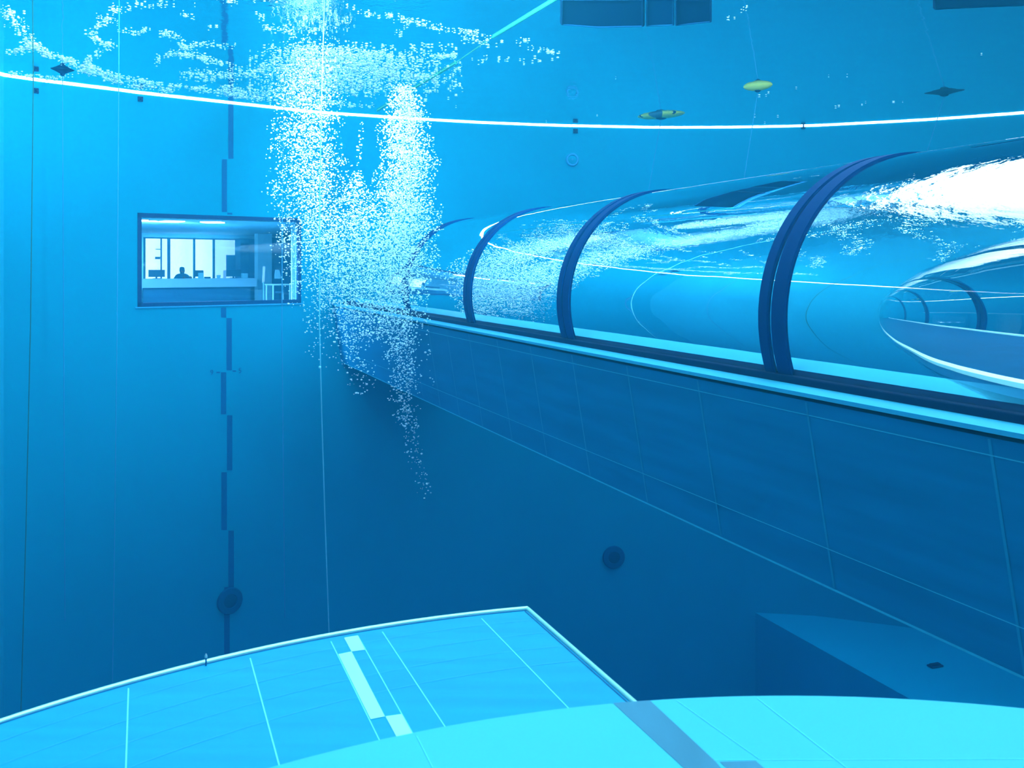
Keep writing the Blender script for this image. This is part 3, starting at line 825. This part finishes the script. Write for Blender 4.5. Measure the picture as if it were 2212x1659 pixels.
def inlet(u, v, r, label):
    p, e, n = on_wall(u, v, .02); o = empty('round_inlet_cover', p); tag(o, label, 'inlet cover', 'dark round covers deep on the pool wall')
    x = MB(); x.lathe([(r, 0), (r, .04), (r * .93, .07), (r * .55, .085), (r * .50, .06)], p, -n, 40); x.build('flange', M['port'], o, smooth=True)
    x = MB(); x.lathe([(r * .50, .0), (r * .50, .07), (r * .30, .10), (r * .1, .11)], p, -n, 30); x.build('hub', M['port_hub'], o, smooth=True)
inlet(495, 1297, .36, 'dark round cover on the dashed line, low on the wall')
inlet(1325, 1203, .36, 'dark round cover low on the wall, away from the dashed line')
p = at_z(2020, 1440, ZL); o = empty('floor_drain', p); tag(o, 'small dark drain on the deep ledge below the beam', 'drain')
x = MB(); x.box(p + Vector((0, 0, .03)), (.40, .22, .05), (N, T, Vector((0, 0, 1)))); x.build('grate', M['dark'], o, bevel=.015)
x = MB(); x.box(p + Vector((0, 0, .07)), (.30, .12, .04), (N, T, Vector((0, 0, 1)))); x.build('lid', M['darker'], o, bevel=.01)

# ------------------------------------------------------------------ ropes and buoys
def rope(name, pts, r, m, label):
    x = MB(); x.tube(pts, r, 8); o = x.build(name, m, smooth=True); tag(o, label, 'rope', 'ropes hanging in the pool'); return o
def rope_px(pix, Y, zlow):
    pts = [at_y(u, v, Y) for u, v in pix]
    t = pts[0]; d = (pts[0] - pts[1]) / (pts[0].z - pts[1].z); top = t + d * (H - .01 - t.z)
    b = pts[-1]; d = (pts[-1] - pts[-2]) / (pts[-1].z - pts[-2].z); bot = b + d * (zlow - b.z)
    return [top] + pts + [bot]
rope('dive_rope', rope_px([(71, 60), (72, 180), (66, 700), (56, 1150), (45, 1540)], 15.0, -9), .008, M['rope_dark'], 'thin dark green rope hanging nearest the left edge')
rope('dive_rope', rope_px([(257, 100), (256, 250), (253, 700), (247, 1200), (243, 1470)], 17.0, -9), .008, M['rope_mid'], 'thin blue rope hanging left of the observation window')
rp4 = rope('dive_rope', rope_px([(699, 60), (695, 200), (691, 420), (690, 700), (695, 900), (702, 1120), (711, 1370)], 16.0, -9), .009, M['rope_pale'], 'long pale rope hanging in front of the left bubble plume')
rope('dive_rope', rope_px([(613, 245), (610, 420), (609, 700), (611, 900)], 22.5, -8), .011, M['rope_mid'], 'faint pale rope crossing the right side of the window')
bd = MB(); p = at_y(691, 793, 16.0); bd.lathe([(.004, -.022), (.018, -.014), (.022, 0), (.018, .014), (.004, .022)], p, (0, 0, 1), 12)
bd.build('bead', M['white_tile'], rp4, smooth=True)

def buoy(u, v, wpx, hpx, rz, tilt, mats, label, rope_pix, style, zlow=-6):
    c = surf(u, v); Y = c.y; w = wpx / F * Y; h = hpx / F * Y
    o = empty('dive_buoy', c); tag(o, label, 'buoy', 'buoys floating under the surface')
    L_ = Vector((math.cos(rz), math.sin(rz), 0)); W_ = Vector((-L_.y, L_.x, 0)); U = Vector((0, 0, 1))
    x = MB(); n = 40; rings = 14
    if style == 'cone':
        prof = [(1.0, 0.02), (1.0, -.04), (.62, -.40), (.30, -.75), (.06, -1.0)]
    else:
        prof = [(1.0, .02), (.97, -.22), (.86, -.48), (.66, -.74), (.38, -.93), (.05, -1.0)]
    vs = []; fs = []
    for (r, z) in prof:
        for j in range(n):
            t = 2 * math.pi * j / n; lx = math.cos(t); ly = math.sin(t)
            k = 1.0
            if style != 'cone': k = 1 - .35 * abs(lx) ** 4 * 0
            vs.append(c + L_ * (lx * r * w / 2) + W_ * (ly * r * w * .24) + U * (z * h + tilt * lx * r * w / 2 * 0))
    for i in range(len(prof) - 1):
        for j in range(n):
            j2 = (j + 1) % n
            cxm = math.cos(2 * math.pi * (j + .5) / n); mi = 0
            if style == 'banded': mi = 1 if abs(cxm) < .30 else (2 if .70 < abs(cxm) < .79 and i < 2 else 0)
            fs.append((i * n + j, i * n + j2, (i + 1) * n + j2, (i + 1) * n + j)); x.m.append(mi)
    fs.append(tuple(range(n))); fs.append(tuple(range((len(prof) - 1) * n, len(prof) * n))[::-1]); x.m += [0, 0]
    x.v = [tuple(p) for p in vs]; x.f = fs
    x.build('float_body', mats, o, smooth=True)
    x = MB(); kz = -.95 * h; x.lathe([(w * .11, 0), (w * .09, -h * .18), (w * .03, -h * .38)], c + U * kz, U, 14); x.build('rope_collar', M['dark'], o, smooth=True)
    q = at_y(*rope_pix, Y); top = c + U * (kz - h * .3); d = (q - top) / (q.z - top.z)
    x = MB(); x.tube([top, q, q + d * (zlow - q.z)], .010, 8); x.build('down_line', M['rope_mid'], o, smooth=True)
buoy(135, 150, 48, 11, .60, 0, [M['dark']], 'small dark cone shaped buoy floating near the left corner', (137, 600), 'cone', -8)
buoy(1428, 248, 112, 8, -.65, 0, [M['yellow'], M['grey_f'], M['dark']], 'long yellow buoy with a grey middle by the waterline', (1405, 390), 'banded', -1.0)
buoy(1637, 185, 65, 11, -.60, 0, [M['yellow'], M['dark']], 'plain yellow lens shaped buoy with a down line', (1605, 400), 'round', -1.0)
buoy(2040, 198, 82, 8, -.65, 0, [M['dark']], 'wide dark buoy floating at the right', (2005, 320), 'cone', -1.0)

# green float line at the surface, parallel to the tunnel
a, b = surf(1195, 0), surf(1065, 79); c, d = surf(985, 135), surf(815, 238)
dirv = (d - a).normalized(); a = a - dirv * .2
o = empty('lane_line', a); tag(o, 'green float line lying on the water surface along the tunnel', 'lane line')
dz = Vector((0, 0, -.02))
x = MB(); x.tube([a + dz, b + dz], .022, 12); x.build('float_tube', M['green'], o, smooth=True)
x = MB(); x.tube([c + dz, d + dz], .022, 12); x.build('float_tube', M['green'], o, smooth=True)
x = MB(); x.tube([b + dz * .5, c + dz * .5], .006, 6); x.build('cord', M['green'], o)

def raft(px, ynear, label, m, th=.06):
    pts = [surf(u, v) for u, v in px]; near = []
    for (u, v) in (px[-1], px[0]):
        near.append(Vector(((u - CX) / F * ynear, ynear, H)))
    P = [(p.x, p.y) for p in pts] + [(q.x, q.y) for q in near]
    o = empty('floating_mat', Vector((pts[0].x, pts[0].y, H - th))); tag(o, label, 'mat', 'dark mats floating on the surface')
    x = MB(); x.prism(P, H - th, H - .004); x.build('panel', m, o, bevel=.02)
    cx_ = sum(p[0] for p in P) / len(P); cy_ = sum(p[1] for p in P) / len(P)
    x = MB()
    for k in range(len(P)):
        p, q = P[k], P[(k + 1) % len(P)]
        x.tube([Vector((p[0] + (cx_ - p[0]) * .05, p[1] + (cy_ - p[1]) * .05, H - th)), Vector((q[0] + (cx_ - q[0]) * .05, q[1] + (cy_ - q[1]) * .05, H - th))], .02, 6)
    x.build('piping', m, o)
raft([(1210, 46), (1290, 52), (1393, 50)], 16.2, 'largest dark mat floating at the top, beside the green line', M['navy'])
raft([(1396, 50), (1456, 48)], 16.2, 'narrow lighter blue mat between the two dark mats at the top', M['navy2'], .055)
raft([(1459, 48), (1537, 40)], 16.2, 'smaller dark mat at the top, right of the narrow lighter mat', M['navy'])
raft([(2015, 12), (2090, 8), (2230, 2)], 16.2, 'dark mat floating at the top right corner', M['navy'])

# ------------------------------------------------------------------ bubbles
rng = np.random.default_rng(7)
t_ = (1 + 5 ** .5) / 2
IV = np.array([(-1, t_, 0), (1, t_, 0), (-1, -t_, 0), (1, -t_, 0), (0, -1, t_), (0, 1, t_), (0, -1, -t_), (0, 1, -t_), (t_, 0, -1), (t_, 0, 1), (-t_, 0, -1), (-t_, 0, 1)], float)
IV /= np.linalg.norm(IV[0])
IF = np.array([(0, 11, 5), (0, 5, 1), (0, 1, 7), (0, 7, 10), (0, 10, 11), (1, 5, 9), (5, 11, 4), (11, 10, 2), (10, 7, 6), (7, 1, 8), (3, 9, 4), (3, 4, 2), (3, 2, 6), (3, 6, 8), (3, 8, 9), (4, 9, 5), (2, 4, 11), (6, 2, 10), (8, 6, 7), (9, 8, 1)])

def bubbles(name, C, r, m, label, squash=(1.0, 1.0, 0.8)):
    C = np.asarray(C, float); r = np.asarray(r, float); n = len(C)
    sq = np.array(squash)[None, None, :] * (1 + .25 * (rng.random((n, 1, 3)) - .5))
    V = C[:, None, :] + IV[None] * r[:, None, None] * sq
    Fc = IF[None] + (np.arange(n) * 12)[:, None, None]
    me = bpy.data.meshes.new(name); me.vertices.add(n * 12); me.vertices.foreach_set('co', V.reshape(-1))
    me.loops.add(n * 60); me.loops.foreach_set('vertex_index', Fc.reshape(-1).astype(np.int32))
    me.polygons.add(n * 20); me.polygons.foreach_set('loop_start', np.arange(0, n * 60, 3, dtype=np.int32))
    me.polygons.foreach_set('use_smooth', np.ones(n * 20, bool)); me.update(calc_edges=True); me.validate()
    me.materials.append(m); o = bpy.data.objects.new(name, me); col.objects.link(o)
    tag(o, label, 'bubbles', None, 'stuff'); return o

YP = 19.2
def plume(ctrl, n, Y0, depth=1.0):
    ctrl = np.array(ctrl, float); v = ctrl[:, 0]
    vv = np.linspace(v[0], v[-1], 400); w = np.interp(vv, v, ctrl[:, 3]); cdf = np.cumsum(w); cdf /= cdf[-1]
    sv = np.interp(rng.random(n), cdf, vv); uc = np.interp(sv, v, ctrl[:, 1]); hw = np.interp(sv, v, ctrl[:, 2])
    # ragged edge, changing along the height
    wob = np.sin(sv * .055 + 1) * .10 + np.sin(sv * .13) * .08
    g = rng.normal(0, .5, (n, 2)); rad = np.hypot(g[:, 0], g[:, 1]); g /= np.maximum(rad / 1.15, 1)[:, None]
    k = Y0 / F
    X = (uc - CX) * k + (g[:, 0] + wob) * hw * k; Y = Y0 + g[:, 1] * hw * k * depth; Z = -(sv - HY) * k
    ok = Z < H - .01
    return np.stack([X, Y, Z], 1)[ok]
def radii(n, px, Y, s=.35):
    return np.clip(rng.lognormal(0, s, n), .45, 2.3) * px / F * Y
L1 = [(92, 672, 80, .6), (170, 668, 72, 1), (240, 662, 68, 1), (330, 668, 66, 1), (450, 684, 74, 1.1), (560, 704, 76, 1.0), (640, 730, 66, .75), (700, 742, 55, .38), (760, 758, 42, .16), (860, 790, 30, .04)]
L2 = [(370, 770, 10, .2), (430, 768, 40, .7), (520, 775, 60, 1), (620, 790, 65, 1), (690, 800, 55, .5), (740, 800, 45, .15)]
R1 = [(185, 872, 20, .3), (215, 872, 34, .7), (270, 876, 50, 1), (340, 880, 56, 1.1), (430, 872, 66, 1.2), (520, 868, 74, 1.3), (590, 856, 78, 1.2), (640, 852, 66, .9), (690, 858, 48, .5), (750, 868, 36, .3), (830, 872, 32, .17), (900, 878, 26, .10), (960, 892, 20, .05), (1080, 922, 14, .02)]
cl_ = plume(L1, 7500, YP); cm_ = plume(L2, 3000, YP - .2)
st = plume([(265, 782, 7, 1), (365, 775, 9, 1)], 40, YP)
dr = plume([(300, 600, 24, .4), (420, 600, 26, 1), (560, 620, 26, 1), (640, 645, 24, .7), (800, 700, 20, .2)], 330, YP)
C = np.concatenate([cl_, cm_, st, dr]); bubbles('bubble_plume', C, radii(len(C), 1.4, YP), M['bubble'], 'broad loose plume of rising bubbles overlapping the window edge')
C = plume(R1, 11000, YP + .1)
str_ = plume([(640, 922, 5, 1), (840, 930, 8, 1)], 26, YP)
C = np.concatenate([C, str_]); bubbles('bubble_plume', C, radii(len(C), 1.45, YP), M['bubble'], 'dense tall plume of rising bubbles before the far tunnel end')

def chain(px, n, sp):
    px = np.array(px, float); seg = np.hypot(*np.diff(px, axis=0).T); cum = np.r_[0, np.cumsum(seg)]
    t = rng.random(n) * cum[-1]; u = np.interp(t, cum, px[:, 0]); v = np.interp(t, cum, px[:, 1])
    # bubbles gather in clumps along the ripple
    cl = rng.random(max(3, n // 6)) * cum[-1]; pick = cl[rng.integers(0, len(cl), n)] + rng.normal(0, sp * .9, n); sel = rng.random(n) < .55
    u = np.where(sel, np.interp(pick, cum, px[:, 0]), u); v = np.where(sel, np.interp(pick, cum, px[:, 1]), v)
    return np.stack([u + rng.normal(0, sp * .8, n), v + rng.normal(0, sp * .42, n)], 1)
CH = [([(0, 15), (30, 35), (45, 60), (60, 85), (72, 100)], 95, 13), ([(15, 113), (45, 108), (70, 97), (95, 115), (150, 138), (200, 160)], 170, 7),
      ([(70, 92), (85, 108), (120, 118), (150, 132), (190, 145), (250, 165), (320, 178), (400, 188), (500, 203), (600, 219), (640, 227)], 430, 6),
      ([(190, 150), (240, 172), (300, 188), (380, 198)], 130, 6), ([(20, 160), (60, 165), (110, 168), (155, 166)], 60, 5),
      ([(235, 40), (215, 55), (205, 65), (195, 75), (215, 90), (245, 100), (220, 105), (195, 125), (185, 135), (205, 148), (240, 165)], 170, 6),
      ([(190, 32), (235, 40), (252, 48)], 14, 6), ([(258, 66), (300, 72), (322, 60)], 26, 4), ([(225, 12), (255, 22), (300, 10), (330, 12), (320, 25)], 36, 8),
      ([(300, 4), (420, 9), (500, 4), (590, 3)], 26, 10), ([(340, 70), (375, 75), (385, 85), (400, 105), (430, 95), (470, 95), (505, 100)], 110, 6),
      ([(330, 140), (345, 125), (370, 115), (420, 120), (450, 130), (490, 138), (505, 148)], 130, 6), ([(395, 30), (425, 42)], 8, 5), ([(450, 59), (462, 58)], 3, 3),
      ([(560, 25), (575, 60), (630, 65), (640, 80), (655, 100)], 40, 8), ([(400, 160), (480, 165), (560, 155), (600, 135)], 190, 16),
      ([(745, 10), (790, 30), (850, 35), (905, 50), (960, 65), (1030, 70), (1062, 82)], 120, 6), ([(855, 78), (885, 55)], 14, 5),
      ([(1000, 80), (1040, 95), (1075, 92)], 26, 8), ([(1115, 90), (1150, 85)], 9, 6), ([(1130, 102), (1170, 110), (1212, 113)], 26, 7),
      ([(1030, 127), (1100, 131), (1200, 128)], 26, 7), ([(935, 122), (985, 120)], 46, 5), ([(480, 190), (560, 200), (640, 205)], 110, 9),
      ([(1480, 20), (1530, 34), (1575, 38), (1620, 10)], 16, 8), ([(800, 150), (900, 165), (960, 175)], 130, 14), ([(620, 215), (720, 222), (800, 230)], 80, 8)]
CH += [([(200, -20), (420, -60), (700, -50), (980, -90)], 160, 14), ([(500, -110), (760, -150), (1060, -130)], 170, 18), ([(350, -200), (700, -260), (1000, -220), (1240, -280)], 200, 22),
       ([(560, -330), (900, -390), (1200, -360)], 160, 26), ([(760, -40), (900, -120), (1100, -180), (1180, -300)], 160, 20)]
B = [chain(*c) for c in CH]
n = 2100
bo = np.stack([np.clip(rng.normal(735, 85, n), 540, 985), 100 + 110 * rng.beta(1.6, 2.2, n)], 1); bo[:, 1] += (np.abs(bo[:, 0] - 700) / 250) ** 2 * 22
n = 500
bo2 = np.stack([rng.uniform(570, 1000, n), rng.uniform(95, 200, n)], 1)
B += [bo, bo2, np.array([(1330, 168), (1660, 200), (1720, 190), (1790, 164), (1830, 163), (1805, 231), (1812, 229), (1870, 221), (1862, 226), (1930, 220), (1950, 220), (1680, 251), (1652, 265), (1630, 250), (1290, 249), (2120, 117), (1640, 207), (1655, 206), (690, 255), (1180, 262)], float)]
B = np.concatenate(B); B[:, 1] = np.minimum(B[:, 1], np.array([v0(u) for u in B[:, 0]]) - 6)
P = np.array([surf(u, v) for u, v in B]); dep = np.abs(rng.normal(0, .02, len(P))) + .012; P[:, 2] -= dep
ok = P[:, 0] > -13.2
rb = radii(len(P), 1.0, 1.0, .32) * P[:, 1] * 1.8; rb = np.minimum(rb, .05)
bubbles('surface_bubbles', P[ok], rb[ok], M['bubble'], 'scattered bubbles drifting in strings under the water surface', (1.25, 1.0, .6))
